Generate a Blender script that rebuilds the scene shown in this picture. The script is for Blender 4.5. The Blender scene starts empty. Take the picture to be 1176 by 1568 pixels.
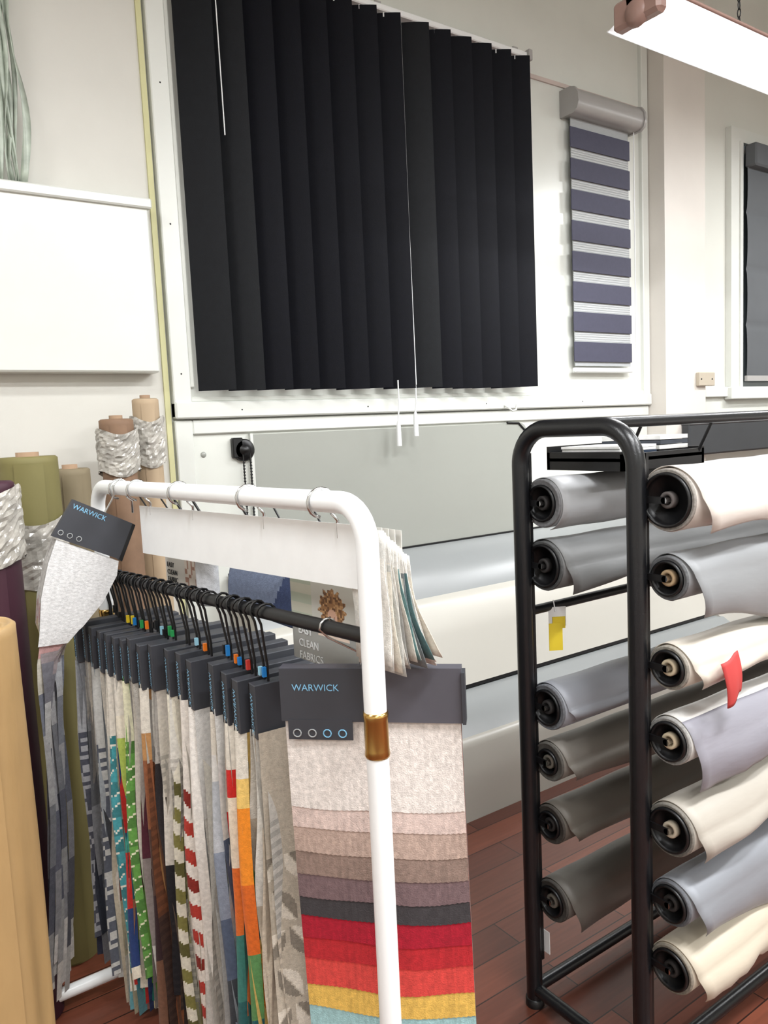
import bpy, math, random
from mathutils import Vector, Matrix
random.seed(7)
R=random.random
def U(a,b): return a+(b-a)*random.random()
sc=bpy.context.scene
sc.view_settings.view_transform='Standard'
sc.view_settings.look='None'
sc.view_settings.exposure=0.0

# ------------------------------------------------------------------ materials
def lin(c):
    o=[]
    for x in c[:3]:
        x=x/255.0
        o.append(x/12.92 if x<=0.04045 else ((x+0.055)/1.055)**2.4)
    return tuple(o)+(1.0,)
MATS={}
def mat(name,col,rough=0.6,metal=0.0,var=0.06,vscale=6.0,bump=0.0,bscale=80.0,spec=0.5,vcol=False,stretch=(1,1,1),sheen=0.0,emit=0.0,trans=0.0):
    if name in MATS: return MATS[name]
    m=bpy.data.materials.new(name); m.use_nodes=True
    nt=m.node_tree; N=nt.nodes; L=nt.links
    b=N['Principled BSDF']
    b.inputs['Roughness'].default_value=rough
    b.inputs['Metallic'].default_value=metal
    b.inputs['Specular IOR Level'].default_value=spec
    if sheen: b.inputs['Sheen Weight'].default_value=sheen
    if trans: b.inputs['Transmission Weight'].default_value=trans
    tc=N.new('ShaderNodeTexCoord'); mp=N.new('ShaderNodeMapping')
    mp.inputs['Scale'].default_value=stretch
    L.new(tc.outputs['Object'],mp.inputs['Vector'])
    nz=N.new('ShaderNodeTexNoise'); nz.inputs['Scale'].default_value=vscale; nz.inputs['Detail'].default_value=5
    L.new(mp.outputs[0],nz.inputs['Vector'])
    mr=N.new('ShaderNodeMapRange'); mr.inputs['From Min'].default_value=0.3; mr.inputs['From Max'].default_value=0.7
    mr.inputs['To Min'].default_value=1-var; mr.inputs['To Max'].default_value=1+var
    L.new(nz.outputs[0],mr.inputs['Value'])
    mx=N.new('ShaderNodeVectorMath'); mx.operation='SCALE'
    if vcol:
        at=N.new('ShaderNodeAttribute'); at.attribute_name='Col'
        L.new(at.outputs['Color'],mx.inputs[0])
    else:
        mx.inputs[0].default_value=lin(col)[:3]
    L.new(mr.outputs[0],mx.inputs['Scale'])
    L.new(mx.outputs[0],b.inputs['Base Color'])
    if bump:
        n2=N.new('ShaderNodeTexNoise'); n2.inputs['Scale'].default_value=bscale; n2.inputs['Detail'].default_value=3
        L.new(mp.outputs[0],n2.inputs['Vector'])
        bp=N.new('ShaderNodeBump'); bp.inputs['Strength'].default_value=bump; bp.inputs['Distance'].default_value=0.004
        L.new(n2.outputs[0],bp.inputs['Height']); L.new(bp.outputs[0],b.inputs['Normal'])
    if emit:
        b.inputs['Emission Color'].default_value=lin(col); b.inputs['Emission Strength'].default_value=emit
    MATS[name]=m; return m

def floor_mat():
    m=bpy.data.materials.new('wood_floor'); m.use_nodes=True
    nt=m.node_tree; N=nt.nodes; L=nt.links; b=N['Principled BSDF']
    tc=N.new('ShaderNodeTexCoord'); br=N.new('ShaderNodeTexBrick')
    br.inputs['Scale'].default_value=1.0; br.inputs['Brick Width'].default_value=0.9; br.inputs['Row Height'].default_value=0.11
    br.inputs['Mortar Size'].default_value=0.002; br.offset=0.37
    br.inputs['Color1'].default_value=lin((122,68,50)); br.inputs['Color2'].default_value=lin((80,44,34)); br.inputs['Mortar'].default_value=lin((40,22,17))
    L.new(tc.outputs['Object'],br.inputs['Vector'])
    mp=N.new('ShaderNodeMapping'); mp.inputs['Scale'].default_value=(2,26,1)
    L.new(tc.outputs['Object'],mp.inputs['Vector'])
    nz=N.new('ShaderNodeTexNoise'); nz.inputs['Scale'].default_value=3; nz.inputs['Detail'].default_value=6
    L.new(mp.outputs[0],nz.inputs['Vector'])
    mr=N.new('ShaderNodeMapRange'); mr.inputs['To Min'].default_value=0.65; mr.inputs['To Max'].default_value=1.35
    L.new(nz.outputs[0],mr.inputs['Value'])
    mx=N.new('ShaderNodeVectorMath'); mx.operation='SCALE'
    L.new(br.outputs['Color'],mx.inputs[0]); L.new(mr.outputs[0],mx.inputs['Scale']); L.new(mx.outputs[0],b.inputs['Base Color'])
    b.inputs['Roughness'].default_value=0.32
    return m

# ------------------------------------------------------------------ mesh builder
class MB:
    def __init__(s): s.v=[];s.f=[];s.m=[];s.s=[];s.c=[];s.mats=[]
    def mi(s,m):
        if m not in s.mats: s.mats.append(m)
        return s.mats.index(m)
    def add(s,vs,fs,m,smooth=False,cols=None):
        o=len(s.v); k=s.mi(m)
        s.v+= [tuple(p) for p in vs]
        for i,f in enumerate(fs):
            s.f.append([a+o for a in f]); s.m.append(k); s.s.append(smooth)
            s.c.append(cols[i] if cols else (1,1,1,1))
    def box(s,lo,hi,m,rot=None,piv=None,bev=0.0):
        x0,y0,z0=lo;x1,y1,z1=hi
        if bev>0:
            b=bev
            vs=[];idx={}
            for i,x in enumerate((x0,x1)):
                for j,y in enumerate((y0,y1)):
                    for k,z in enumerate((z0,z1)):
                        sx=b if i==0 else -b; sy=b if j==0 else -b; sz=b if k==0 else -b
                        idx[(i,j,k,0)]=len(vs);vs.append((x,y+sy,z+sz))
                        idx[(i,j,k,1)]=len(vs);vs.append((x+sx,y,z+sz))
                        idx[(i,j,k,2)]=len(vs);vs.append((x+sx,y+sy,z))
            g=lambda *a:idx[a]
            fs=[]
            for i in (0,1): fs.append([g(i,0,0,0),g(i,1,0,0),g(i,1,1,0),g(i,0,1,0)])
            for j in (0,1): fs.append([g(0,j,0,1),g(1,j,0,1),g(1,j,1,1),g(0,j,1,1)])
            for k in (0,1): fs.append([g(0,0,k,2),g(1,0,k,2),g(1,1,k,2),g(0,1,k,2)])
            for j in (0,1):
                for k in (0,1): fs.append([g(0,j,k,1),g(1,j,k,1),g(1,j,k,2),g(0,j,k,2)])
            for i in (0,1):
                for k in (0,1): fs.append([g(i,0,k,0),g(i,1,k,0),g(i,1,k,2),g(i,0,k,2)])
            for i in (0,1):
                for j in (0,1): fs.append([g(i,j,0,0),g(i,j,1,0),g(i,j,1,1),g(i,j,0,1)])
            for i in (0,1):
                for j in (0,1):
                    for k in (0,1): fs.append([g(i,j,k,0),g(i,j,k,1),g(i,j,k,2)])
        else:
            vs=[(x,y,z) for x in (x0,x1) for y in (y0,y1) for z in (z0,z1)]
            fs=[[0,1,3,2],[4,6,7,5],[0,4,5,1],[2,3,7,6],[0,2,6,4],[1,5,7,3]]
        if rot is not None:
            p=Vector(piv) if piv else (Vector(lo)+Vector(hi))/2
            vs=[p+rot@(Vector(q)-p) for q in vs]
        s.add(vs,fs,m)
    def tube(s,pts,r,m,seg=12,cap=True):
        pts=[Vector(p) for p in pts]; n=len(pts)
        rs=r if isinstance(r,(list,tuple)) else [r]*n
        T=[]
        for i in range(n):
            a=pts[max(0,i-1)];b=pts[min(n-1,i+1)];T.append((b-a).normalized())
        ref=Vector((0,0,1)) if abs(T[0].z)<0.9 else Vector((1,0,0))
        nrm=(ref-T[0]*ref.dot(T[0])).normalized()
        vs=[]
        for i in range(n):
            nrm=(nrm-T[i]*nrm.dot(T[i])).normalized(); bi=T[i].cross(nrm)
            for k in range(seg):
                a=2*math.pi*k/seg
                vs.append(pts[i]+(nrm*math.cos(a)+bi*math.sin(a))*rs[i])
        fs=[]
        for i in range(n-1):
            for k in range(seg):
                k2=(k+1)%seg
                fs.append([i*seg+k,i*seg+k2,(i+1)*seg+k2,(i+1)*seg+k])
        s.add(vs,fs,m,True)
        if cap:
            s.add([vs[k] for k in range(seg)],[list(range(seg))],m)
            s.add([vs[(n-1)*seg+k] for k in range(seg)],[list(range(seg))],m)
    def lathe(s,org,axis,prof,m,seg=28):
        ax=Vector(axis).normalized(); ref=Vector((0,0,1)) if abs(ax.z)<0.9 else Vector((1,0,0))
        n=(ref-ax*ref.dot(ax)).normalized(); b=ax.cross(n); org=Vector(org)
        vs=[]
        for t,r in prof:
            for k in range(seg):
                a=2*math.pi*k/seg
                vs.append(org+ax*t+(n*math.cos(a)+b*math.sin(a))*max(r,1e-5))
        fs=[]
        for i in range(len(prof)-1):
            for k in range(seg):
                k2=(k+1)%seg
                fs.append([i*seg+k,i*seg+k2,(i+1)*seg+k2,(i+1)*seg+k])
        s.add(vs,fs,m,True)
    def grid(s,fn,nu,nv,m,cf=None,smooth=True):
        vs=[fn(i/nu,j/nv) for j in range(nv+1) for i in range(nu+1)]
        fs=[];cs=[]
        for j in range(nv):
            for i in range(nu):
                a=j*(nu+1)+i
                fs.append([a,a+1,a+nu+2,a+nu+1])
                cs.append(cf((i+.5)/nu,(j+.5)/nv) if cf else (1,1,1,1))
        s.add(vs,fs,m,smooth,cs)
    def text(s,body,size,org,xd,yd,m,center=False):
        cu=bpy.data.curves.new('t','FONT'); cu.body=body; cu.size=size; cu.resolution_u=3
        if center: cu.align_x='CENTER'
        ob=bpy.data.objects.new('t',cu); sc.collection.objects.link(ob)
        dg=bpy.context.evaluated_depsgraph_get(); dg.update()
        me=bpy.data.meshes.new_from_object(ob.evaluated_get(dg))
        org=Vector(org);xd=Vector(xd).normalized();yd=Vector(yd).normalized()
        s.add([org+xd*v.co.x+yd*v.co.y for v in me.vertices],[list(p.vertices) for p in me.polygons],m)
        bpy.data.objects.remove(ob); bpy.data.curves.remove(cu); bpy.data.meshes.remove(me)
    def build(s,name,solid=0.0,parent=None):
        me=bpy.data.meshes.new(name)
        me.from_pydata(s.v,[],s.f)
        for m in s.mats: me.materials.append(m)
        me.polygons.foreach_set('material_index',s.m)
        me.polygons.foreach_set('use_smooth',s.s)
        ca=me.color_attributes.new('Col','FLOAT_COLOR','CORNER')
        buf=[]
        for p,c in zip(me.polygons,s.c):
            for _ in range(p.loop_total): buf+=list(c)
        ca.data.foreach_set('color',buf)
        me.update()
        ob=bpy.data.objects.new(name,me); sc.collection.objects.link(ob)
        if solid:
            md=ob.modifiers.new('s','SOLIDIFY'); md.thickness=solid; md.offset=0
        if parent: ob.parent=parent
        return ob
def fillet(pts,r,n=8):
    pts=[Vector(p) for p in pts]; out=[pts[0]]
    for i in range(1,len(pts)-1):
        a,b,c=pts[i-1],pts[i],pts[i+1]
        d1=(a-b).normalized(); d2=(c-b).normalized()
        ang=d1.angle(d2); t=r/math.tan(ang/2)
        p1=b+d1*t; p2=b+d2*t; cen=b+(d1+d2).normalized()*(r/math.sin(ang/2))
        for k in range(n+1):
            q=k/n; w=(p1-cen).lerp(p2-cen,q).normalized()*r
            out.append(cen+w)
    out.append(pts[-1]); return out
def rotz(a): return Matrix.Rotation(a,3,'Z')
def hsh(a,b,c=0):
    x=math.sin(a*127.1+b*311.7+c*74.7)*43758.5453
    return x-math.floor(x)

# ------------------------------------------------------------------ common materials
M_wall=mat('painted_wall',(218,219,211),0.34,var=0.03,vscale=1.6,bump=0.08,bscale=30)
M_wallL=mat('painted_wall_old',(208,206,198),0.5,var=0.04,vscale=2.2,bump=0.12,bscale=25)
M_pier=mat('painted_pier',(216,210,202),0.45,var=0.05,vscale=2)
M_ceil=mat('ceiling_paint',(222,224,220),0.8,var=0.03)
M_trim=mat('white_gloss_trim',(220,222,216),0.3,var=0.02)
M_board=mat('display_board_white',(218,220,213),0.28,var=0.02)
M_greyp=mat('grey_gloss_panel',(158,160,153),0.22,var=0.03,vscale=1.2)
M_yel=mat('yellow_strip',(200,197,150),0.6)
M_white=mat('white_paint_metal',(238,240,240),0.28,var=0.01)
M_black=mat('black_powdercoat',(18,19,22),0.30,var=0.1,vscale=40,bump=0.1,bscale=400)
M_bplast=mat('black_plastic',(13,13,15),0.4,var=0.1)
M_navy=mat('navy_blind_fabric',(5,6,15),0.6,var=0.15,vscale=40,bump=0.12,bscale=500,spec=0.16)
M_navy2=mat('charcoal_blind_fabric',(15,17,21),0.6,var=0.15,vscale=40,bump=0.12,bscale=500,spec=0.2)
M_slate=mat('slate_band_fabric',(66,66,84),0.7,var=0.06,vscale=60)
M_mesh=mat('sheer_fabric',(168,171,172),0.7,var=0.05,vscale=50,stretch=(1,1,8))
M_mesh2=mat('sheer_fabric_ribs',(196,198,198),0.7,var=0.03)
M_silver=mat('silver_cassette',(170,168,166),0.4,metal=0.15,var=0.03)
M_chrome=mat('chrome',(200,200,200),0.18,metal=1.0,var=0.02)
M_brass=mat('brass',(196,158,92),0.22,metal=1.0,var=0.05)
M_head=mat('charcoal_card',(56,58,64),0.5,var=0.04,vscale=20)
M_head2=mat('grey_card',(82,81,89),0.5,var=0.04,vscale=20)
M_blue=mat('pale_blue_ink',(130,190,225),0.5,var=0.0)
M_vc=mat('woven_swatch',(255,255,255),0.85,var=0.14,vscale=120,bump=0.35,bscale=420,vcol=True,spec=0.2,sheen=0.1)
M_vc2=mat('printed_card',(255,255,255),0.5,var=0.02,vscale=20,vcol=True)
M_card=mat('brown_cardboard',(160,132,106),0.8,var=0.08,vscale=8)
M_film=mat('plastic_film',(172,168,160),0.12,var=0.35,vscale=22,bump=1.0,bscale=35)

# ------------------------------------------------------------------ room shell
X0,X1,Y0,Y1,H=-2.2,7.2,-3.2,2.9,4.7
def plane_obj(name,lo,hi,m):
    b=MB(); b.box(lo,hi,m); return b.build(name)
plane_obj('floor',(X0,Y0,-0.1),(X1,Y1,0),floor_mat())
plane_obj('ceiling',(X0,Y0,H),(X1,Y1,H+0.1),M_ceil)
plane_obj('wall_back',(X0-.1,Y1,-0.1),(X1+.1,Y1+0.1,H+.1),M_wall)
plane_obj('wall_left',(X0-.1,Y0,-0.1),(X0,Y1,H+.1),M_wallL)
plane_obj('wall_right',(X1,Y0,-0.1),(X1+.1,Y1,H+.1),M_wall)
plane_obj('wall_front',(X0-.1,Y0-.1,-0.1),(X1+.1,Y0,H+.1),M_wall)
plane_obj('wall_pier',(3.91,2.76,0),(4.30,2.9,H),M_pier)
plane_obj('wall_left_section',(X0,2.885,0),(1.0,2.9,H),M_wallL)
b=MB(); b.box((1.0,2.876,0),(1.02,2.9,H),M_yel); b.build('trim_1')
b=MB(); b.box((2.9,2.875,3.225),(3.91,2.9,3.245),mat('pink_trim',(200,185,178),0.5)); b.build('trim_2')
b=MB(); b.box((4.3,2.87,1.62),(4.74,2.9,1.68),M_trim); b.build('trim_3')

# display board frame
b=MB()
b.box((1.10,2.885,1.62),(3.86,2.9,3.9),M_board)
b.box((1.03,2.86,1.585),(1.10,2.9,3.95),M_trim,bev=.004)
b.box((1.10,2.868,1.70),(1.118,2.9,3.95),M_board,bev=.003)
b.box((3.85,2.86,1.585),(3.905,2.9,3.95),M_trim,bev=.004)
b.box((1.03,2.85,1.58),(3.905,2.9,1.645),M_trim,bev=.006)
b.box((1.10,2.868,1.645),(3.86,2.9,1.665),M_board,bev=.003)
b.box((1.03,2.85,3.9),(3.905,2.9,3.96),M_trim,bev=.006)
for x,z in [(1.065,1.75),(1.065,2.3),(1.065,2.8),(1.3,1.61),(1.9,1.61),(2.6,1.61),(3.3,1.61)]:
    b.lathe((x,2.861 if z>1.7 else 2.851,z),(0,-1,0),[(-.001,.004),(.002,.003),(.003,0.0)],M_bplast,10)
b.tube([(2.72,2.85,1.60),(2.72,2.82,1.585),(2.735,2.81,1.57),(2.76,2.81,1.575),(2.765,2.81,1.60)],.005,M_trim,8)
b.build('display_board_frame')
b=MB()
b.box((1.03,2.87,0),(1.10,2.9,1.575),M_trim,bev=.004)
b.box((1.10,2.87,1.52),(3.9,2.9,1.575),M_trim,bev=.004)
b.box((1.10,2.885,0),(3.9,2.9,1.52),M_board)
cx,cz,rr=2.84,1.46,.05
pts=[(1.345,.9),(2.89,.9)]+[(cx+rr*math.cos(a*math.pi/16),cz+rr*math.sin(a*math.pi/16)) for a in range(0,9)]+[(1.345,1.51)]
vs=[(x,2.868,z) for x,z in pts]+[(x,2.885,z) for x,z in pts]; n=len(pts)
b.add(vs,[list(range(n))]+[[i,(i+1)%n,(i+1)%n+n,i+n] for i in range(n)],M_greyp)
b.box((1.335,2.866,.9),(1.347,2.886,1.515),M_trim)
b.tube([(2.75,2.866,1.512),(2.83,2.866,1.508),(2.885,2.866,1.46),(2.892,2.866,1.40)],.006,M_bplast,8)
b.lathe((1.14,2.885,1.44),(0,-1,0),[(0,.012),(.004,.01),(.004,0)],M_greyp,12)
b.build('grey_wall_panel')

# roller blind chain mechanism
b=MB()
b.lathe((1.305,2.885,1.45),(0,-1,0),[(0,.045),(.02,.045),(.025,.038),(.025,.022),(.04,.02),(.042,0)],M_bplast,24)
b.box((1.255,2.86,1.42),(1.30,2.884,1.50),M_bplast,bev=.004)
for dx in (-.012,.018):
    b.tube([(1.305+dx,2.855,1.45-.0),(1.305+dx,2.85,1.30),(1.305+dx*.9,2.85,1.12),(1.305,2.85,1.08)],.003,M_bplast,6)
    for k in range(24): b.lathe((1.305+dx,2.85,1.40-k*.0125),(0,0,1),[(-.004,0),(-.002,.0055),(.002,.0055),(.004,0)],M_bplast,6)
b.build('roller_chain_mechanism')

# vertical blinds
b=MB()
n=14; xs=1.12; xe=2.868; pitch=(xe-xs-.03)/n
for k in range(n):
    xc=xs+pitch*(k+.5)+ (0.03 if k>=8 else 0.0); ang=math.radians(-33+U(-3,3)); w=.0725
    zb=1.685+U(-.003,.003)
    def fn(u,v,xc=xc,ang=ang,zb=zb,w=w):
        s=(u-.5)*2*w; bow=.012*(1-(2*u-1)**2)
        x=xc+s*math.cos(ang)-bow*math.sin(ang); y=2.80+s*math.sin(ang)-bow*math.cos(ang)
        return (x,y,zb+v*(3.256-zb))
    b.grid(fn,8,4,M_navy2 if k in (0,1,8) else M_navy)
    b.tube([(xc,2.80,3.24),(xc,2.80,3.262)],.005,M_white,8)
b.box((1.10,2.785,3.258),(2.89,2.83,3.285),M_white,bev=.004)
for x in (1.2,2.0,2.8): b.box((x,2.80,3.27),(x+.03,2.884,3.30),M_silver)
b.box((2.875,2.77,3.245),(2.90,2.84,3.295),M_silver,bev=.003)
xg=xs+pitch*8+.008
b.tube([(xg+.004,2.785,3.26),(xg+.004,2.785,2.4),(xg+.012,2.79,1.70)],.0055,M_white,8)
b.tube([(1.262,2.77,3.26),(1.266,2.77,2.62)],.0025,M_white,6)
for x,z in ((xg-.085,1.56),(xg+.012,1.60)):
    b.tube([(x,2.79,1.72),(x,2.79,1.62),(x,2.80,z-.02)],.0035,M_white,6)
    b.tube([(x,2.80,z-.02),(x,2.80,z-.04),(x,2.80,z-.13)],[.005,.010,.012],M_white,8)
b.build('vertical_blinds')

# zebra roller blind
b=MB()
prof=[(2.885,3.075),(2.80,3.075),(2.775,3.09),(2.765,3.12),(2.77,3.16),(2.79,3.19),(2.82,3.20),(2.885,3.20)]
def extr(b,prof,x0,x1,m,cap=True,smooth=True):
    n=len(prof); vs=[(x0,y,z) for y,z in prof]+[(x1,y,z) for y,z in prof]
    b.add(vs,[[i,(i+1)%n,(i+1)%n+n,i+n] for i in range(n)],m,smooth)
    if cap: b.add(vs,[list(range(n)),list(range(n,2*n))],m)
extr(b,prof,3.215,3.745,M_silver)
prof2=[(2.884+(y-2.885)*1.06,3.137+(z-3.137)*1.08) for y,z in prof]
extr(b,prof2,3.205,3.22,M_silver); extr(b,prof2,3.74,3.757,M_silver)
b.box((3.25,2.853,1.80),(3.715,2.856,3.08),M_mesh)
for k in range(8):
    zt_=3.026-k*.157
    b.box((3.235,2.842,zt_-.102 if k<7 else 1.822),(3.715,2.848,zt_),M_slate,bev=.001)
    for q in range(4):
        if k<7: b.box((3.25,2.851,zt_-.150+q*.012),(3.715,2.8525,zt_-.146+q*.012),M_mesh2)
b.box((3.235,2.838,1.765),(3.72,2.862,1.79),M_white,bev=.005)
b.tube([(3.735,2.83,3.1),(3.735,2.83,1.9)],.003,M_white,6)
b.build('zebra_roller_blind')

# window with grey blind on right
b=MB()
b.box((4.74,2.86,1.60),(4.83,2.899,3.30),M_trim)
b.box((4.83,2.86,3.22),(6.6,2.899,3.30),M_trim)
b.box((4.72,2.84,1.60),(6.6,2.899,1.68),M_trim,bev=.005)
b.box((4.83,2.85,1.68),(4.86,2.895,3.22),M_trim)
b.box((6.5,2.86,1.68),(6.6,2.899,3.22),M_trim)
b.box((4.86,2.892,1.68),(6.5,2.899,3.22),mat('window_glass',(120,130,135),0.05,var=.02))
b.build('window_1')
b=MB()
Mg=mat('grey_roman_fabric',(90,93,96),0.8,var=.05,vscale=4)
def rf(u,v):
    z=1.72+v*1.42
    return (4.87+u*1.6,2.835-.012*abs(math.sin(v*math.pi*4.0))**.35+.004,z)
b.grid(rf,2,60,Mg)
b.box((4.87,2.77,3.06),(6.48,2.85,3.2),Mg,bev=.01)
b.box((4.87,2.825,1.715),(6.47,2.845,1.75),M_silver)
b.build('roman_blind',)
b=MB()
b.box((4.20,2.735,1.68),(4.36,2.76,1.76),mat('timber_block',(182,172,155),.6),bev=.003)
for x in (4.22,4.33): b.lathe((x,2.735,1.72),(0,-1,0),[(0,.006),(.002,.005),(.002,0)],M_bplast,8)
b.build('timber_mounting_block')
b=MB()
b.box((4.05,2.70,1.27),(6.4,2.758,1.46),mat('charcoal_panel',(52,54,57),.6),bev=.01)
b.box((4.05,2.695,1.45),(6.4,2.758,1.475),mat('charcoal_panel_edge',(75,76,78),.5),bev=.004)
b.box((4.05,2.72,0),(4.12,2.758,1.27),M_bplast); b.box((6.3,2.72,0),(6.4,2.758,1.27),M_bplast)
b.build('charcoal_blind_pelmet')

# long white counter along wall (stepped)
b=MB()
Mc=mat('white_vinyl_roll',(184,181,172),.3,var=.03,vscale=1.2)
Mcg=mat('white_vinyl_roll_shade',(138,141,141),.32,var=.03,vscale=1.2)  # greyer copy of the white: shadow on the upper slopes painted in
def extr2(prof,x0,x1,m,smooth=True):
    vs=[];n=len(prof)
    for x in (x0,x1):
        vs+=[(x,y,z) for y,z in prof]
    b.add(vs,[[i,i+1,i+1+n,i+n] for i in range(n-1)],m,smooth)
extr2([(2.862,.955),(2.80,.945),(2.72,.90),(2.66,.84),(2.62,.77)],1.2,3.85,Mcg)
extr2([(2.62,.77),(2.605,.765),(2.58,.74),(2.52,.62),(2.46,.50),(2.42,.42)],1.2,3.85,Mc)
b.box((1.2,2.42,.405),(3.85,2.862,.42),M_bplast)  # black strip stands in for the shade in the gap between tiers
b.box((1.2,2.44,0),(3.85,2.862,.405),Mc)
b.box((1.2,2.855,.95),(3.85,2.866,.962),M_bplast)
extr2([(2.44,.40),(2.38,.398),(2.26,.33),(2.22,.30)],1.18,3.87,Mcg)
extr2([(2.22,.30),(2.205,.295),(2.19,.27),(2.165,.1),(2.155,0)],1.18,3.87,Mc)
for x in (1.2,3.85):
    pr=[(2.862,0),(2.862,.955),(2.80,.945),(2.72,.90),(2.62,.77),(2.42,.42),(2.38,.398),(2.22,.30),(2.165,.1),(2.155,0)]
    b.add([(x,y,z) for y,z in pr],[list(range(len(pr)))],Mc)
b.build('stepped_white_counter')

# white wall box (left)
b=MB()
b.box((-.9,2.80,1.75),(.965,2.884,2.335),M_board,bev=.006)
b.box((-.91,2.785,2.325),(.975,2.884,2.36),M_trim,bev=.005)
b.build('white_wall_cabinet')
b=MB()
Mp=mat('pale_plastic_strip',(170,180,166),.35,var=.25,vscale=20)
for k in range(30):
    x=U(.22,.585); y=U(2.81,2.86); ph=U(0,6); wv=U(.006,.016); w=U(.006,.013)
    top=U(3.3,3.6)
    b.grid(lambda u,v:(x+(u-.5)*2*w*math.cos(ph+v*5)+wv*math.sin(v*11+ph),y-.03+(u-.5)*2*w*math.sin(ph+v*5),2.363+v*(top-2.363)),2,26,Mp)
b.box((.15,2.78,3.55),(.60,2.884,3.62),M_trim,bev=.004)
b.build('hanging_plastic_strips',solid=.002)

# ------------------------------------------------------------------ standing rolls on left
def standing_roll(name,x,y,r,h,m,wrap=None,fold=0.0):
    b=MB()
    prof=[(h-.02,r),(h-.005,r),(h,r-.006),(h-.002,r*.86),(h-.006,r*.84),(h-.006,r*.7),(h-.002,r*.69),(h-.012,r*.5),(h-.01,r*.4)]
    b.lathe((x,y,0),(0,0,1),prof,m,32)
    b.grid(lambda u,v:(x+(r+fold*math.sin(u*2*math.pi*5+v*4)*math.sin(v*math.pi)+fold*.6*math.sin(u*2*math.pi*9-v*3)*math.sin(v*math.pi))*math.cos(u*2*math.pi),y+(r+fold*math.sin(u*2*math.pi*5+v*4)*math.sin(v*math.pi)+fold*.6*math.sin(u*2*math.pi*9-v*3)*math.sin(v*math.pi))*math.sin(u*2*math.pi),.001+v*(h-.02)),64,16,m)
    b.lathe((x,y,0),(0,0,1),[(h-.06,r*.39),(h+.012,r*.39),(h+.012,r*.31),(h-.06,r*.3),(h-.06,0)],M_card,20)
    if wrap:
        rnd=[[U(.008,.016) for _ in range(41)] for _ in range(19)]
        for q in rnd: q[40]=q[0]
        b.grid(lambda u,v:(x+(r+rnd[round(v*18)][round(u*40)])*math.cos(u*2*math.pi),y+(r+rnd[round(v*18)][round(u*40)])*math.sin(u*2*math.pi),wrap[0]+v*(wrap[1]-wrap[0])+.012*math.sin(u*15)),40,18,M_film,smooth=False)
    b.grid(lambda u,v:(x+(r+.003+fold+.004*u)*math.cos(-2.2+u*.9),y+(r+.003+fold+.004*u)*math.sin(-2.2+u*.9),.01+v*(h-.03)),6,12,m)
    return b.build(name)
standing_roll('tan_fabric_roll',.132,1.48,.082,1.20,mat('tan_cloth',(168,138,94),.45,var=.10,vscale=5,stretch=(3,3,.6),bump=.4,bscale=14),fold=.0035)
standing_roll('maroon_fabric_roll',.268,2.13,.068,1.42,mat('maroon_cloth',(62,26,42),.6,var=.1),wrap=(1.22,1.40))
standing_roll('olive_fabric_roll',.41,2.34,.078,1.475,mat('olive_cloth',(118,111,66),.65,var=.08),wrap=(1.12,1.30),fold=.002)
standing_roll('khaki_fabric_roll',.555,2.50,.058,1.43,mat('khaki_cloth',(124,112,88),.7,var=.08))
standing_roll('wrapped_cardboard_roll',.74,2.62,.055,1.58,mat('brown_paper',(132,104,82),.7,var=.15,vscale=15),wrap=(1.40,1.54))
standing_roll('cardboard_tube_roll',.868,2.70,.045,1.65,mat('cardboard_pale',(180,158,130),.75,var=.06),wrap=(1.42,1.58))

# ------------------------------------------------------------------ white garment rail
A=Vector((.528,2.10,1.39)); B=Vector((.643,.985,1.39))
b=MB()
path=fillet([(A.x,A.y,.06),A,B,(B.x,B.y,.06)],.062,10)
b.tube(path,.0182,M_white,20)
for P in (A,B):
    b.tube([(P.x-.25,P.y,.045),(P.x+.25,P.y,.045)],.017,M_white,14)
    for s in (-.23,.23):
        b.lathe((P.x+s-.012,P.y,.024),(1,0,0),[(0,0),(0,.022),(.003,.024),(.021,.024),(.024,.022),(.024,0)],M_bplast,18)
b.tube([(A.x,A.y,.15),(B.x,B.y,.15)],.012,M_white,12)
for P in (A,B):
    b.lathe((P.x,P.y,.988),(0,0,1),[(0,.018),(0,.0195),(.004,.0207),(.012,.0195),(.060,.0194),(.068,.0207),(.074,.0195),(.074,.018)],M_brass,24)
b.build('white_garment_rail')
def railp(y,off=0.0,z=1.39):
    t=(A.y-y)/(A.y-B.y); return Vector((A.x+(B.x-A.x)*t+off,y,z))

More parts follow.
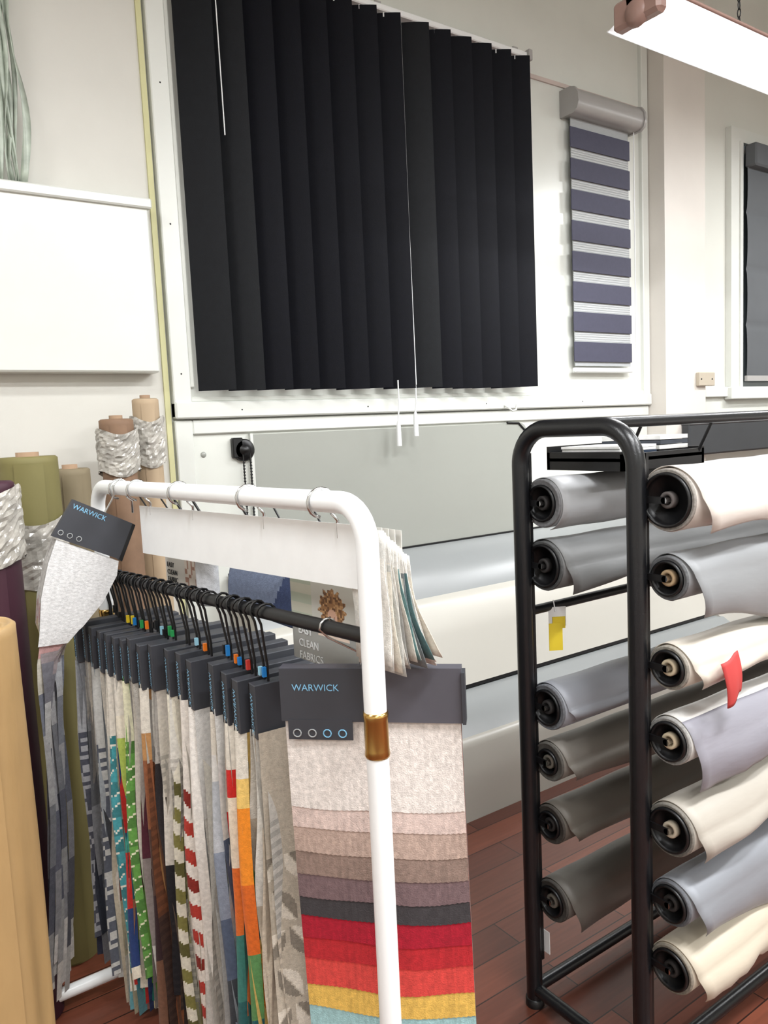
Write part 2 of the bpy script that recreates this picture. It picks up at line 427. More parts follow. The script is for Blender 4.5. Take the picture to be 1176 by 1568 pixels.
# ------------------------------------------------------------------ sample hangers on black bar
b=MB()
ba=railp(2.085,0,1.155); bb=railp(1.0,0,1.18)
b.tube([ba,bb],.0125,M_bplast,14)
tags=[(30,120,190),(220,190,40),(200,60,50),(40,150,80),(230,120,30),(20,20,22),(20,20,22),(150,200,220)]
Mt=[mat('tag_%d'%i,c,.4,var=0) for i,c in enumerate(tags)]
def barz(y): return ba.z+(bb.z-ba.z)*(ba.y-y)/(ba.y-bb.y)
CR=[(218,212,200),(206,200,188),(226,224,216),(196,192,184),(180,176,170),(168,164,158)]
PAL=[
 [(140,142,146),(60,64,76),(170,172,175),(44,46,62),(106,108,112)],
 [(200,200,196),(120,124,130),(70,74,80),(150,150,148),(90,94,100)],
 [(150,156,160),(96,110,130),(60,62,66),(190,190,186),(76,80,92)],
 [(216,210,198),(110,170,180),(190,180,160),(160,110,100),(200,190,160)],
 [(230,224,212),(60,140,156),(204,150,120),(180,80,64),(120,120,110)],
 [(224,216,198),(170,190,90),(60,150,136),(190,46,40),(40,60,110)],
 [(110,166,70),(220,214,170),(190,50,44),(40,116,104),(80,150,116)],
 [(216,212,204),(170,160,150),(120,100,96),(90,44,56),(150,140,136)],
 [(180,134,86),(140,86,56),(84,58,48),(54,36,38),(112,78,60)],
 [(220,214,204),(130,110,94),(80,66,58),(50,46,48),(40,38,42)],
 [(222,216,200),(166,164,116),(230,224,210),(146,138,90),(200,196,150)],
 [(236,232,226),(220,216,206),(200,196,180),(214,208,196),(150,124,100)],
 [(236,234,230),(226,222,214),(214,210,204),(226,222,214),(206,200,190)],
 [(214,212,208),(176,180,186),(130,140,156),(80,92,114),(60,64,70)],
 [(196,40,36),(228,216,196),(220,110,44),(60,120,110),(40,90,90)],
 [(226,190,110),(228,136,40),(214,104,36),(90,140,84),(30,88,94)],
 [(206,194,176),(196,182,164),(198,186,168),(188,176,158),(200,188,168)]]
ys=[2.07-.042*k for k in range(10)]+[1.625,1.575,1.525]+[1.44,1.395,1.35,1.305]
def leafcol(x,z,base,c1,c2,sx=.06,sz=.075):
    row=math.floor(z/sz); lx=(x/sx+ (row%2)*.5); col=math.floor(lx)
    fx=(lx-col-.5)*sx; fz=(z/sz-row-.5)*sz
    a=(0.8 if (row+col)%2 else -0.6)
    p=fx*math.cos(a)+fz*math.sin(a); q=-fx*math.sin(a)+fz*math.cos(a)
    hw=.021*max(0,1-(q/.040)**2)
    if abs(q)<.040 and abs(p)<hw:
        if abs(p)<.0012: return base
        return c1 if (p>0)==((row+col)%3>0) else c2
    return base
FR={0:('geo',(150,152,156),(70,72,82)),2:('geo',(186,186,182),(84,88,98)),4:('leaf',(222,216,204),(70,150,158)),5:('multi',0,0),6:('leaf',(222,220,190),(96,150,70)),
    8:('multi',0,0),10:('chev',(226,222,206),(128,124,70)),11:('chev',(228,222,214),(176,60,50)),12:('plain',(230,226,220),0),13:('multi',0,0),14:('multi',0,0),15:('multi',0,0)}
def patt(kind,c1,c2,x,z,pal,v):
    if kind=='leaf': return leafcol(x+.03,z,c1,c2,tuple(int(a*.8) for a in c2),.026,.045) if v>.2 else c1
    if kind=='geo':
        if v<.25: return c1
        a=int(z/.012); bq=int((x+.1)/.008)
        return c2 if (hsh(a,bq)>.5 or a%9==0) else c1
    if kind=='chev':
        if v<.22: return c1
        t=(z-abs(x)*1.6)/.062; ft=t-math.floor(t)
        if .12<ft<.62: return c2 if math.floor(t)%3 else tuple(min(255,int(a*.75)) for a in c2)
        return c1
    if kind=='multi':
        if v<.12: return (214,208,196)
        return pal[int(v*5.2)%5]
    return c1 if v<.8 else tuple(int(a*.85) for a in c1)
for k,y in enumerate(ys):
    xL=.44+(2.07-y)/(2.07-1.305)*.135+U(-.006,.006); W=.23; yaw=U(-.05,.05); zt=1.05+U(-.010,.006)
    th=.014; rz=rotz(yaw); piv=Vector((xL,y,0))
    tr=lambda p:piv+rz@(Vector(p)-piv)
    b.box((xL,y-th,zt-.105),(xL+W,y+th,zt),M_head,rot=rz,piv=piv,bev=.0015)
    b.box((xL-.001,y+th*.72,zt-.104),(xL+.003,y+th*.86,zt-.001),M_bplast,rot=rz,piv=piv)
    b.text('WARWICK',.016,tr((xL-.0015,y-th*.40,zt-.018)),(0,0,-1),rz@Vector((0,-1,0))*-1,M_blue)
    hx=railp(y).x
    for hy,lean in ((-.006,-.01),(.010,.012)):
        zc=barz(y)
        pts=[(hx,y+hy,zt-.004),(hx,y+hy,zt+.03),(hx-.01,y+hy+lean*.5,zc-.02)]+[(hx-.018*math.cos(a),y+hy+lean*.5+lean*a*.3,zc+.018*math.sin(a)) for a in [i*math.pi/6 for i in range(0,8)]]
        b.tube(pts,.0027,M_bplast,6)
        b.lathe(pts[-1],(0,0,1),[(-.004,0),(-.002,.004),(.002,.004),(.004,0)],M_bplast,8)
        if R()<.75: b.box((hx-.011,y+hy-.0035,zt+.010),(hx-.004,y+hy+.0035,zt+.024+U(0,.008)),random.choice(Mt))
    ns=8
    pal=PAL[k]
    for i in range(ns):
        Ln=U(.72,.86); ph=U(0,6.3); kz=U(8,15); A1=U(.004,.010); cr=random.choice((-1,1))*U(.006,.022); y0=y+(i-(ns-1)/2)*.0032; fan=(i-(ns-1)/2)*.0052
        ztop=zt-.09; Ln=min(Ln,ztop-.03)
        if k in (12,3,8): Ln=min(ztop-.03,.92)
        exo=U(-.004,.014); base=random.choice(CR); cut=U(.2,.65); nseg=random.choice((1,2,2,3)); sh=U(.80,1.05); off=random.randrange(5)
        lxp=U(4,9); strp=R()<.15
        def fn(u,v,y0=y0,fan=fan,ph=ph,kz=kz,A1=A1,cr=cr,Ln=Ln,exo=exo,lxp=lxp):
            s=u**1.4
            x=xL+exo+(W-.012-exo)*s+.008*math.sin(v*lxp+ph)*(1-s)*min(1,v*4)
            g=min(1,v*3.0)
            yy=y0+fan*v+A1*math.sin(v*kz+ph)*(1-s)**1.5*g+cr*max(0,(.22-s)/.22)**1.5*g
            return tr((x,yy,ztop-v*Ln))
        def cf(u,v,base=base,cut=cut,nseg=nseg,sh=sh,off=off,pal=pal,k=k,i=i,strp=strp):
            if v<cut: c=base if i%3 else pal[0]
            else: c=pal[(off+int((v-cut)/(1-cut)*nseg))%5]
            if strp and v>.2:
                q=int(v*80)
                if q%2: c=tuple(int(a*.86) for a in c)
            l=lin(c); return (l[0]*sh,l[1]*sh,l[2]*sh,1)
        if k==16 and i==0:
            bs=(188,178,162)
            def fn(u,v):
                x=xL+(W-.006)*u; g=min(1,v*3)
                return tr((x,y-.020-.014*v+.006*math.sin(u*7+v*4)*g,ztop-v*Ln))
            def cf(u,v):
                c=bs if v<.30 else leafcol(u*W,v*.8,bs,(138,130,118),(222,214,200))
                return lin(c)
            b.grid(fn,76,250,M_vc,cf)
        else:
            b.grid(fn,9,80 if strp else 44,M_vc,cf)
    # folded-over leaf that shows its face toward the aisle
    if k in FR:
        kd,c1,c2=FR[k]; Ls=U(.74,.88); Ls=min(Ls,zt-.12); ph=U(0,6); hwid=U(.011,.015); ysh=U(-.008,.008)
        def fn(u,v):
            g=min(1,v*2.5); a=(u-.5)*2
            return tr((xL-.010*g-.004+.018*a*a+.007*math.sin(v*6+ph)*g,y+ysh+a*hwid*(1+.35*g)+.012*math.sin(v*4.5+ph)*g,zt-.10-v*Ls-.012*a*v))
        def cf(u,v):
            return lin(patt(kd,c1,c2,(u-.5)*2*hwid,v*Ls,pal,v))
        b.grid(fn,10,150,M_vc,cf)
b.build('fabric_sample_hangers')

# ------------------------------------------------------------------ big colour ladder sample
b=MB()
P0=Vector((.592,1.205,0)); P1=Vector((.822,.985,0)); dx=(P1-P0).normalized(); W=(P1-P0).length; nn=Vector((dx.y,-dx.x,0))
if nn.y>0: nn=-nn
up=Vector((0,0,1))
def fr(s,d,z): return P0+dx*s+nn*d+up*z
def obox(b,s0,s1,d0,d1,z0,z1,m):
    vs=[fr(s,d,z) for s in (s0,s1) for d in (d0,d1) for z in (z0,z1)]
    b.add(vs,[[0,1,3,2],[4,6,7,5],[0,4,5,1],[2,3,7,6],[0,2,6,4],[1,5,7,3]],m)
obox(b,0,W,-.012,.014,1.0,1.096,M_head2)
obox(b,0,W*.5,.014,.0155,1.001,1.095,M_head)
obox(b,.012,W*.40,.0145,.017,.968,1.004,M_head)
obox(b,W,W+.006,-.008,.02,1.0,1.09,M_head)
b.text('WARWICK',.017,fr(.022,.0165,1.056),dx,up,M_blue)
for i in range(4):
    c=fr(.028+i*.027,.0178,.98)
    pts=[c+dx*(.007*math.cos(a))+up*(.007*math.sin(a)) for a in [j*math.pi/5 for j in range(11)]]
    b.tube(pts,.0012,M_blue if i>1 else M_mesh,5)
lad=[(.842,(214,206,200)),(.804,(200,180,172)),(.758,(172,150,138)),(.715,(136,116,106)),(.672,(112,92,94)),(.635,(60,57,59)),(.592,(158,22,42)),(.552,(172,36,42)),(.500,(200,66,60)),(.455,(212,172,84)),(.400,(150,186,188)),(.355,(110,160,170)),(.31,(50,90,110)),(.27,(40,50,70)),(.22,(120,110,100))]
for i,(zb,c) in enumerate(reversed(lad)):
    L=lin(c); ph=U(0,6); jit=U(-.4,.4)
    dd=-.011+i*.0013
    def fn(u,v,zb=zb,dd=dd,ph=ph,jit=jit):
        z=1.0-v*(1.0-zb)
        h=1-z
        d_=dd+.012*math.sin(math.pi*u)*min(1,h*4)+.02*h+.003*math.sin(u*8+h*6)*min(1,h*5)
        s=u*(W-.008)+.004+.022*h*(1-.4*u)
        return fr(s,d_,z+(.004*math.sin(u*2.6+.3)*-1+.001*math.sin(u*11+ph)+ .004*jit*(u-.5)+(.0015 if int(u*70)%2 else 0))*v**3)
    def cf(u,v,L=L):
        a=int(u*140); bb_=int(v*60)
        q=1+.16*(hsh(a,bb_)-.5)+.10*(hsh(a,3)-.5); return (L[0]*q,L[1]*q,L[2]*q,1)
    b.grid(fn,70,24,M_vc,cf)
b.tube([fr(W*.45,0,1.096),fr(W*.45,0,1.12),railp(1.10,0,1.16)]+[railp(1.10,.0,1.177)+Vector((-.016*math.cos(a),0,.016*math.sin(a))) for a in (0,.6,1.2,1.8,2.4,3.1)],.0022,M_chrome,6)
b.build('colour_ladder_fabric_sample')

# ------------------------------------------------------------------ leftmost tilted sample
b=MB()
yy=1.93
def quad(b,pts,m,th=.008):
    vs=[Vector((x,yy,z)) for x,z in pts]; vs2=[v+Vector((0,th,0)) for v in vs]
    n=len(vs); b.add(vs+vs2,[list(range(n)),list(range(n,2*n))]+[[i,(i+1)%n,(i+1)%n+n,i+n] for i in range(n)],m)
quad(b,[(.375,1.29),(.43,1.372),(.565,1.30),(.525,1.215)],M_head,.016)
quad(b,[(.525,1.215),(.565,1.30),(.572,1.295),(.532,1.208)],M_bplast,.03)
d=Vector((.135,0,-.072)).normalized(); upv=Vector((.072,0,.135)).normalized()
b.text('WARWICK',.017,(.425,yy-.001,1.352),d,upv,M_blue)
for i in range(3):
    c=Vector((.395+i*.02,yy-.001,1.296-i*.010)); b.tube([c+Vector((.006*math.cos(a),0,.006*math.sin(a))) for a in [j*math.pi/4 for j in range(9)]],.001,M_mesh,4)
cen=[(.455,1.245,.07),(.44,1.20,.078),(.41,1.13,.070),(.375,1.06,.045),(.355,.99,.030),(.345,.85,.026),(.34,.6,.027),(.325,.35,.028),(.31,.14,.024)]
def spl(v,k):
    t=v*(len(cen)-1); i=min(int(t),len(cen)-2); q=t-i
    return cen[i][k]*(1-q)+cen[i+1][k]*q
PL=[[(214,210,206)]*4+[(196,140,136),(206,196,150),(140,166,186),(176,178,182),(130,134,144),(160,160,164),(96,98,112),(140,140,144)],
 [(200,196,190)]*4+[(206,204,200),(190,150,148),(200,196,184),(120,124,136),(168,168,170),(116,118,124),(84,86,98),(150,150,150)],
 [(190,188,184)]*4+[(180,170,168),(180,180,176),(150,140,142),(120,120,128),(190,190,190),(96,98,110),(130,130,136),(84,84,92)]]
for i in range(12):
    ph=U(0,6); off=i*.005; pal=PL[i%3]
    vm=.43 if i==0 else 1.0-.02*(i%4); xo=(i-6)*.0050; sh=U(.8,1.05)
    def fn(u,v,ph=ph,off=off,vm=vm,i=i,xo=xo):
        v=v*vm
        g=max(0,min(1,(v-.36)*5))
        wd=spl(v,2)*(1-(.70*g if i else .35*g))
        x=spl(v,0)+(u-.5)*2*wd+xo*g+.006*math.sin(v*14+ph)*g
        tilt=(-(u-.5)*.07*max(0,1-v*2.2))
        return (x,yy+.004+off+(.012*(u-.5)+.006*math.sin(ph+v*9))*g,spl(v,1)+tilt)
    def cf(u,v,pal=pal,i=i,sh=sh):
        if i==0:
            q=.90+.10*((int(v*60)+int(u*9))%2); return (.70*q,.70*q,.70*q,1)
        l=lin(pal[int(v*12+hsh(i,1)*.9)%12]); q=sh*(.92+.08*(int(v*90)%2)); return (l[0]*q,l[1]*q,l[2]*q,1)
    b.grid(fn,14,90,M_vc,cf)
b.tube([(.50,yy+.008,1.33),(.52,yy+.008,1.36),railp(yy,-.02,1.375),railp(yy,-.022,1.395),railp(yy,0,1.413),railp(yy,.02,1.40)],.0022,M_chrome,6)
b.build('tilted_fabric_sample')

# ------------------------------------------------------------------ white header sample book on rings
b=MB()
ya,yb=1.90,1.0
for i in range(5):
    off=.028+i*.010
    sh=i*.006
    def fn(u,v,off=off,sh=sh):
        p=railp(ya+(yb-ya)*u-sh*.5,off)
        return (p.x,p.y,1.345-sh*.4-v*(.118-.012*u)+ .006*u)
    b.grid(fn,6,2,M_vc2,lambda u,v,i=i:lin((244,246,246) if i==0 else (206,204,198)),smooth=False)
cols=[(226,222,214),(206,204,198),(220,214,200),(190,190,184),(214,210,202),(150,150,146),(200,196,186),(100,134,134),(220,216,206),(120,126,128),(86,116,118)]
for i in range(14):
    off=.030+i*.0036; c=cols[i%11]; ph=U(0,6); zb=U(1.10,1.13)
    def fn(u,v,off=off,ph=ph,zb=zb,i=i):
        p=railp(1.075+(.985-1.075)*u,off+v*v*.055*(i/13)+v*.008)
        return (p.x+.002*math.sin(v*9+ph),p.y+.006*math.sin(i*1.7)*v,1.345-.0035*i-v*(1.345-.0035*i-zb))
    b.grid(fn,5,10,M_vc,lambda u,v,c=c:lin(c) if (v>.15) else lin((214,212,206)))
Md=mat('black_ink',(30,30,32),.5,var=0)
for y in (1.84,1.62,1.33,1.10,1.95):
    p=railp(y)
    pts=[p+Vector((.024*math.cos(a)+.002,0.006*math.sin(a*.5),.024*math.sin(a)-.003)) for a in [i*2*math.pi/16-.9 for i in range(15)]]
    b.tube(pts,.0022,M_chrome,8)
    b.tube([pts[0],Vector((p.x+.03,y,1.355)),Vector((p.x+.03,y,1.325))],.0022,M_chrome,8)
b.build('white_header_sample_book',solid=.0012)

# brochures between
def rect_card(name,y0,y1,z0,z1,off,paint,nu=40,nv=50,txt=()):
    b=MB()
    def fn(u,v):
        p=railp(y0+(y1-y0)*u,off); return (p.x,p.y,z1+(z0-z1)*v)
    b.grid(fn,nu,nv,M_vc2,paint,smooth=False)
    for body,size,u,v,m in txt:
        p=Vector(fn(u,v)); b.text(body,size,p+Vector((-.0016,0,0)),(railp(y1)-railp(y0)),(0,0,1),m)
    for u in (.2,.8):
        p=Vector(fn(u,0)); r_=railp(p.y,.02,1.385); b.tube([p+Vector((0,0,-.008)),p+Vector((0,0,.03)),r_],.0015,M_bplast,5)
    return b.build(name,solid=.001)
def poster(u,v):
    X=(u-.62)*.2; Z=(v-.33)*.17
    an=math.atan2(Z,X)
    h=math.hypot(X,Z)
    r=.036+.003*math.sin(an*11)+.003*math.sin(an*17+1)
    fx=math.hypot(X*1.1,(v-.42)*.17)
    if fx<.015:
        if abs((v-.415)*.17)<.0015 and .004<abs(X)<.008: c=(70,50,40)
        elif abs((v-.47)*.17)<.0012 and abs(X)<.005: c=(170,90,84)
        else: c=(216,174,150)
    elif h<r:
        q=hsh(int(u*45),int(v*38)); c=(112,78,52) if q<.35 else ((160,118,78) if q<.75 else (196,154,108))
    elif .52<v<.66 and abs(X)<.045: c=(228,208,192)
    elif v<.06: c=(244,244,240)
    elif u<.32 and v<.5: c=(206,206,190) if (int(v*9)%2) else (186,196,178)
    elif v>.58: c=(158,158,154)
    else: c=(208,208,200)
    return lin(c)
rect_card('easy_clean_brochure',1.335,1.12,1.065,1.235,.08,poster,90,90,[('EASY',.021,.10,.69,M_white),('CLEAN',.021,.10,.84,M_white),('FABRICS',.021,.10,.985,M_white)])
rect_card('clean_fabric_brochure',1.94,1.74,1.13,1.215,.10,lambda u,v:lin((220,216,208) if u<.55 else ((170,130,112) if hsh(int(u*20),int(v*8))<.5 else (224,212,200))),30,20,[('EASY',.018,.05,.40,Md),('CLEAN',.018,.05,.62,Md),('FABRIC',.018,.05,.84,Md)])
b=MB()
def bl(u,v):
    p=railp(1.64-.27*u,.10); a=v*2.2
    return (p.x-.02*math.sin(a)+.03,p.y,1.245-.13*v-.01*u)
b.grid(bl,40,24,M_vc,lambda u,v:lin((134,148,178)) if u+v*.25<.88 else lin((66,80,120)))
def gr(u,v):
    p=railp(1.73-.09*u,.09); a=u*3.1
    return (p.x-.03*math.sin(a),p.y,1.24-.12*v)
b.grid(gr,10,6,M_vc,lambda u,v:lin((210,212,216)))
for y in (1.6,1.4,1.69): b.tube([railp(y,.12,1.23),railp(y,.06,1.30),railp(y,.015,1.38)],.002,M_bplast,5)
b.build('blue_fabric_sample',solid=.002)

# ------------------------------------------------------------------ black roll rack
XR,YF,YN=1.33,1.345,1.012
b=MB()
for X in (XR,3.25):
    b.tube(fillet([(X,YF,.0),(X,YF,1.488),(X,YN,1.488),(X,YN,.0)],.085,10),.0205,M_black,18)
    b.tube([(X,YF,.045),(X,YN,.045)],.016,M_black,12)
    for y,s in ((YF,-1),(YN,-1)):
        o=.0 if X==XR else -.05
        b.box((X+.018+o,y-.012,.12),(X+.026+o,y+.022,1.43),M_bplast)
        for k in range(24):
            z=.16+k*.053
            b.box((X+.0165+o,y-.009,z),(X+.0185+o,y-.003,z+.016),M_mesh)
    b.lathe((X,YF,0),(0,0,1),[(0,.024),(.02,.024),(.022,.0205)],M_bplast,18); b.lathe((X,YN,0),(0,0,1),[(0,.024),(.02,.024),(.022,.0205)],M_bplast,18)
b.tube([(XR,1.12,1.495),(3.25,1.12,1.495)],.013,M_black,12)
b.tube([(XR,YF,1.04),(3.25,YF,1.04)],.012,M_black,12)
b.tube([(XR,YF,.045),(3.25,YF,.045)],.016,M_black,12)
b.tube([(XR,YN,.045),(3.25,YN,.045)],.016,M_black,12)
b.box((XR+.027,YF-.03,.14),(XR+.029,YF-.005,.20),M_white)
NEAR=[(1.334,.064,.056),(1.173,.046,.037),(.984,.046,.038),(.826,.050,.042),(.63,.056,.048),(.464,.048,.040),(.313,.052,.044)]
FAR=[(1.31,.058,.044),(1.158,.060,.052),(.804,.056,.044),(.664,.048,.032),(.50,.048,.034),(.296,.052,.038)]
YCN,YCF=.955,1.30
for lst,yp,yc in ((NEAR,YN,YCN),(FAR,YF,YCF)):
    for z,r,h in lst:
        b.box((XR+.012,yc-.003,z-.007),(XR+.016,yp,z+.007),M_bplast)
        b.tube([(XR+.012,yc,z),(XR+.10,yc,z)],.007,M_chrome,10)
        b.box((3.20,yc-.005,z-.010),(3.206,yp,z+.010),M_bplast)
        b.tube([(3.12,yc,z),(3.206,yc,z)],.007,M_chrome,10)
b.box((1.48,1.16,1.402),(1.80,1.40,1.410),M_bplast)
b.box((1.48,1.16,1.38),(1.49,1.40,1.425),M_bplast); b.box((1.48,1.39,1.38),(1.80,1.40,1.44),M_bplast); b.box((1.48,1.16,1.38),(1.80,1.17,1.42),M_bplast); b.box((1.79,1.16,1.38),(1.80,1.40,1.425),M_bplast)
for x in (1.5,1.78): b.tube([(x,1.17,1.40),(x,1.12,1.495)],.004,M_black,8)
b.build('black_roll_rack')
b=MB()
for k in range(4):
    c=[(230,228,222),(60,76,100),(236,236,232),(240,240,238)][k]
    m=mat('mag_%d'%k,c,.35,var=.12,vscale=25)
    b.box((1.50+U(0,.01),1.19,1.411+k*.007),(1.64+U(0,.01),1.37,1.417+k*.007),m,rot=rotz(U(-.04,.04)))
for k in range(4):
    m=mat('mag2_%d'%k,[(30,30,34),(236,236,232),(60,66,76),(226,226,224)][k],.35,var=.12,vscale=25)
    b.box((1.66,1.19,1.411+k*.012),(1.775,1.37,1.421+k*.012),m,rot=rotz(U(-.04,.04)))
b.build('magazine_stack')

def fabric_roll(name,y,z,r,hub,c,flap=0.0,core=(176,150,120),x0=1.352,rough=.5,metal=0.0,x1=3.18,fcol=None,skew=0.0,fray=0.0):
    b=MB()
    key=len(MATS)
    m=mat(name+'_cloth_%d'%key,c,rough,metal=metal,var=.05,vscale=5,stretch=(.5,2,2),bump=.45,bscale=12,sheen=.1)
    mf=m if fcol is None else mat(name+'_tail_%d'%key,fcol,rough,var=.07,vscale=5,stretch=(.5,2,2),bump=.5,bscale=14)
    me_=mat('roll_edge_%d'%key,tuple(int(q*.7) for q in c),.8,var=.25,vscale=150)
    b.lathe((x0,y,z),(1,0,0),[(.05,r*.98),(.004,r),(0,r-.002),(.003,r-.004),(.001,hub+.002),(.004,hub)],me_,36)
    b.lathe((x0,y,z),(1,0,0),[(.004,hub),(-.004,hub),(-.006,hub-.003),(-.001,hub-.006),(.014,hub-.008),(.016,.018)],M_bplast,36)
    mc=mat('core_%d_%d_%d'%core,core,.7)
    cr=.017
    b.lathe((x0,y,z),(1,0,0),[(.016,cr),(.002,cr),(.0,cr-.002),(.001,cr-.006),(.05,cr-.006)],mc,24)
    b.lathe((x0,y,z),(1,0,0),[(x1-x0,r),(x1-x0,0.001)],me_,24)
    pr=[]; a0=math.radians(-100)
    nst=40
    tot=math.radians(275) if flap else math.radians(352)
    for i in range(nst+1):
        a=a0+tot*i/nst
        rr=r+.0012+.0065*(i/nst)**2
        pr.append((y+rr*math.cos(a),z+rr*math.sin(a)))
    if flap:
        ly,lz=pr[-1]
        for i in range(1,15):
            t=i/14; pr.append((ly-.014*math.sin(t*2.6)+.010*t*t,lz-flap*t))
    n=len(pr); nx=60
    vs=[];ph=U(0,6)
    for j in range(nx+1):
        q=j/nx
        for i,(py,pz) in enumerate(pr):
            w=max(0,(i-nst*.75))/(n-nst*.75) if flap else 0
            x=x0+.006+.035*w*w*(1-q)+(x1-x0-.012)*q
            dz=-(flap*.30*math.sin(j*.22+ph)*w*w)-skew*q*w*w-(fray*hsh(j,key)*w**4)
            vs.append((x,py+ .008*math.sin(j*.42+ph)*w+.003*math.sin(j*.9)*w,pz+dz+.0012*math.sin(j*.8+i*.3)))
    fs=[[j*n+i,j*n+i+1,(j+1)*n+i+1,(j+1)*n+i] for j in range(nx) for i in range(n-1)]
    if fcol is None: b.add(vs,fs,m,True)
    else:
        k_=int(nst*.8)
        fa=[f for q,f in enumerate(fs) if (q%(n-1))<k_]; fb=[f for q,f in enumerate(fs) if (q%(n-1))>=k_]
        b.add(vs,fa,m,True); b.add(vs,fb,mf,True)
    b.lathe((x0,y,z),(1,0,0),[(.006,r),(.5,r),(1.2,r),(x1-x0,r)],m,36)
    return b.build(name,solid=.0012)
DK=(40,37,36)
RN=[('cream_fabric_roll',(204,196,188),.085,(90,84,82),None,.02,0),
 ('grey_fabric_roll',(132,134,136),.115,(180,154,120),None,.03,0),
 ('ivory_fabric_roll',(198,190,178),.05,(200,184,156),None,0,0),
 ('white_fabric_roll',(200,198,194),.085,(200,184,156),(142,141,150),.03,.01),
 ('beige_fabric_roll',(170,164,154),.06,(190,178,158),None,.0,0),
 ('silver_fabric_roll',(134,137,143),.085,DK,None,.03,0),
 ('cream_fabric_roll',(194,184,166),.06,DK,None,0,.03)]
for (z,r,h),(nm,c,f_,co,fc_,sk,fy) in zip(NEAR,RN):
    fabric_roll(nm,YCN,z,r,h,c,f_,core=co,metal=.15 if nm.startswith('silver') else 0,fcol=fc_,skew=sk,fray=fy)
RF=[('grey_fabric_roll',(160,161,163),.0,DK),('grey_fabric_roll',(112,113,113),.06,DK),('silver_fabric_roll',(156,159,167),.03,DK),
 ('taupe_fabric_roll',(124,119,112),.05,(110,104,94)),('taupe_fabric_roll',(96,90,82),.05,DK),('taupe_fabric_roll',(98,94,88),.09,(110,104,94))]
for (z,r,h),(nm,c,f_,co) in zip(FAR,RF):
    fabric_roll(nm,YCF,z,r,h,c,f_,core=co,metal=.1)
b=MB()
Mr=mat('red_cloth',(190,66,64),.7,var=.08)
def rcl(u,v):
    return (1.415+(u*.065-.01)*(1-.15*v)+.02*v,YCN-.086-.006*math.sin(v*3)-.004*math.sin(u*5),1.0-v*.085+.015*u*(1-v)-.012*math.cos(u*3)*v)
b.grid(rcl,8,12,Mr)
b.build('red_cloth_offcut',solid=.002)
b=MB()
Mty=mat('yellow_tag_card',(222,196,50),.5,var=.03)
b.box((1.40,1.324,.93),(1.435,1.326,1.0),Mty,rot=rotz(-.5)); b.box((1.405,1.327,.99),(1.45,1.329,1.04),M_white,rot=rotz(-.5))
b.tube([(1.42,1.327,1.03),(1.42,1.333,1.058)],.0015,M_white,5)
b.box((1.412,1.323,.985),(1.445,1.325,1.015),Mty,rot=rotz(-.5))
b.build('yellow_price_tag')

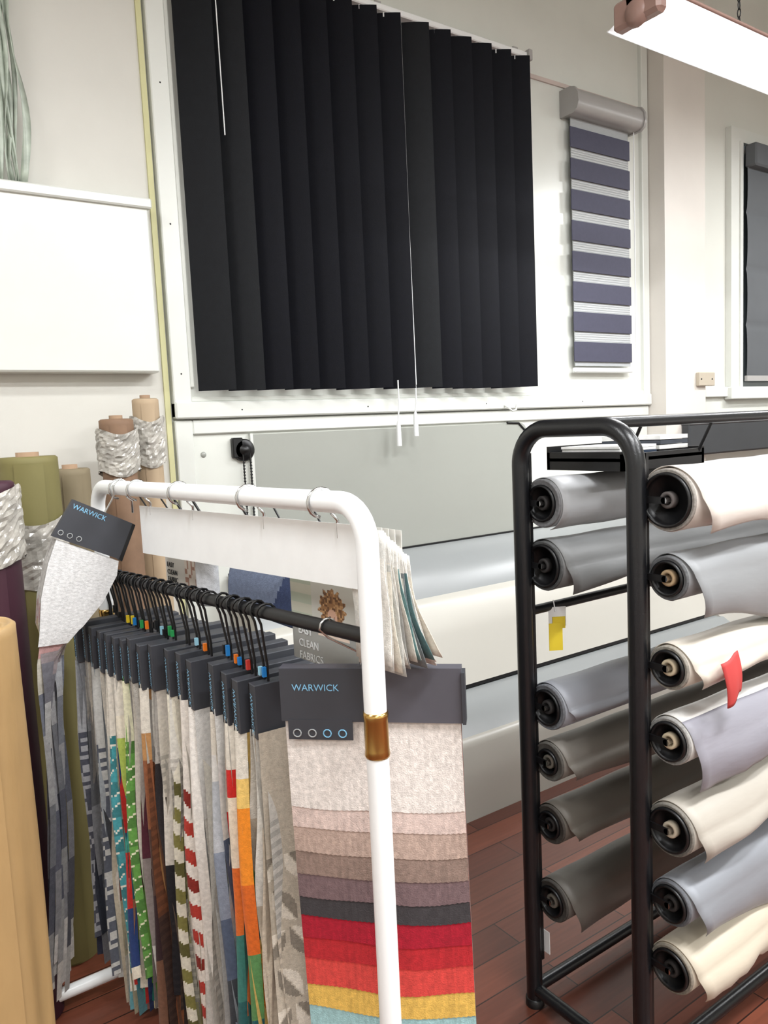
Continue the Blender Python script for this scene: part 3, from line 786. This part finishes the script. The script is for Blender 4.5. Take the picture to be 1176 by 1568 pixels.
# ------------------------------------------------------------------ fluorescent lights
Mem=mat('tube_glow',(250,252,255),.4,var=0,emit=11.0)
Mrose=mat('rose_brown_batten',(150,120,110),.4,var=.04)
def batten(name,x0,x1,y,z,energy):
    b=MB()
    extr(b,[(y-.03,z+.03),(y+.03,z+.03),(y+.035,z+.075),(y-.035,z+.075)],x0,x1,Mrose,smooth=False)
    b.add([(x0+.03,y-.13,z),(x1-.03,y-.13,z),(x1-.03,y-.03,z+.035),(x0+.03,y-.03,z+.035),(x0+.03,y+.13,z),(x1-.03,y+.13,z),(x1-.03,y+.03,z+.035),(x0+.03,y+.03,z+.035)],[[0,1,2,3],[4,5,6,7],[3,2,6,7]],M_white)
    b.tube([(x0+.03,y-.13,z),(x1-.03,y-.13,z)],.006,Mrose,8); b.tube([(x0+.03,y+.13,z),(x1-.03,y+.13,z)],.004,M_white,8)
    for dy in (-.055,.055): b.tube([(x0+.05,y+dy,z-.005),(x1-.05,y+dy,z-.005)],.019,Mem,14)
    for x in (x0,x1-.05):
        b.box((x,y-.09,z-.03),(x+.05,y+.09,z+.06),Mrose,bev=.012)
        b.lathe((x-.01,y,z+.0),(1,0,0),[(0,0),(0,.03),(.015,.042),(.03,.045)],Mrose,16)
    for x in (x0+.42*(x1-x0),x1-.25):
        zz=z+.075; k=0
        while zz<3.5:
            pts=[]
            for i in range(9):
                a=2*math.pi*i/8; p=(.006*math.cos(a),.016*math.sin(a))
                pts.append((x+(p[0] if k%2 else 0),y+(0 if k%2 else p[0]),zz+.014+p[1]))
            b.tube(pts,.002,M_bplast,5,cap=False)
            zz+=.027;k+=1
        b.tube([(x,y,3.48),(x,y,4.7)],.003,M_bplast,6)
    ob=b.build(name)
    ld=bpy.data.lights.new(name+'_light','AREA'); ld.shape='RECTANGLE'; ld.size=x1-x0-.1; ld.size_y=.2; ld.energy=energy; ld.color=(.97,.985,1.0)
    lo=bpy.data.objects.new(name+'_light',ld); lo.location=((x0+x1)/2,y,z-.05); sc.collection.objects.link(lo); lo.parent=ob
    return ob
batten('fluorescent_light',2.19,3.60,1.65,2.79,30)
for x,y,z,e in ((-1.0,1.2,3.3,40),(1.0,-.4,3.6,100),(3.4,-.6,3.6,92),(-.8,-2.0,3.6,72),(2.6,-2.2,3.6,90),(5.3,1.2,3.3,74)):  # unseen battens, added to light the closed room
    batten('fluorescent_light',x-.65,x+.65,y,z,e)

w=bpy.data.worlds.new('world'); sc.world=w; w.use_nodes=True
w.node_tree.nodes['Background'].inputs[0].default_value=(.9,.95,1,1); w.node_tree.nodes['Background'].inputs[1].default_value=.5

# ------------------------------------------------------------------ camera
f=1180.0
d=Vector((522,11216,f)).normalized()
Xc=Vector((1719,-209,f)); Xc=(Xc-d*Xc.dot(d)).normalized()
Zc=-d; Yc=Zc.cross(Xc)
right=Vector((Xc.x,Yc.x,Zc.x)); down=Vector((Xc.y,Yc.y,Zc.y)); fwd=Vector((Xc.z,Yc.z,Zc.z))
cd=bpy.data.cameras.new('camera'); cam=bpy.data.objects.new('camera',cd); sc.collection.objects.link(cam)
cd.sensor_fit='AUTO'; cd.sensor_width=36; cd.lens=36*f/1568; cd.clip_start=.02
M=Matrix((right,-down,-fwd)).transposed().to_4x4(); M.translation=Vector((0,0,1.5))
cam.matrix_world=M
sc.camera=cam
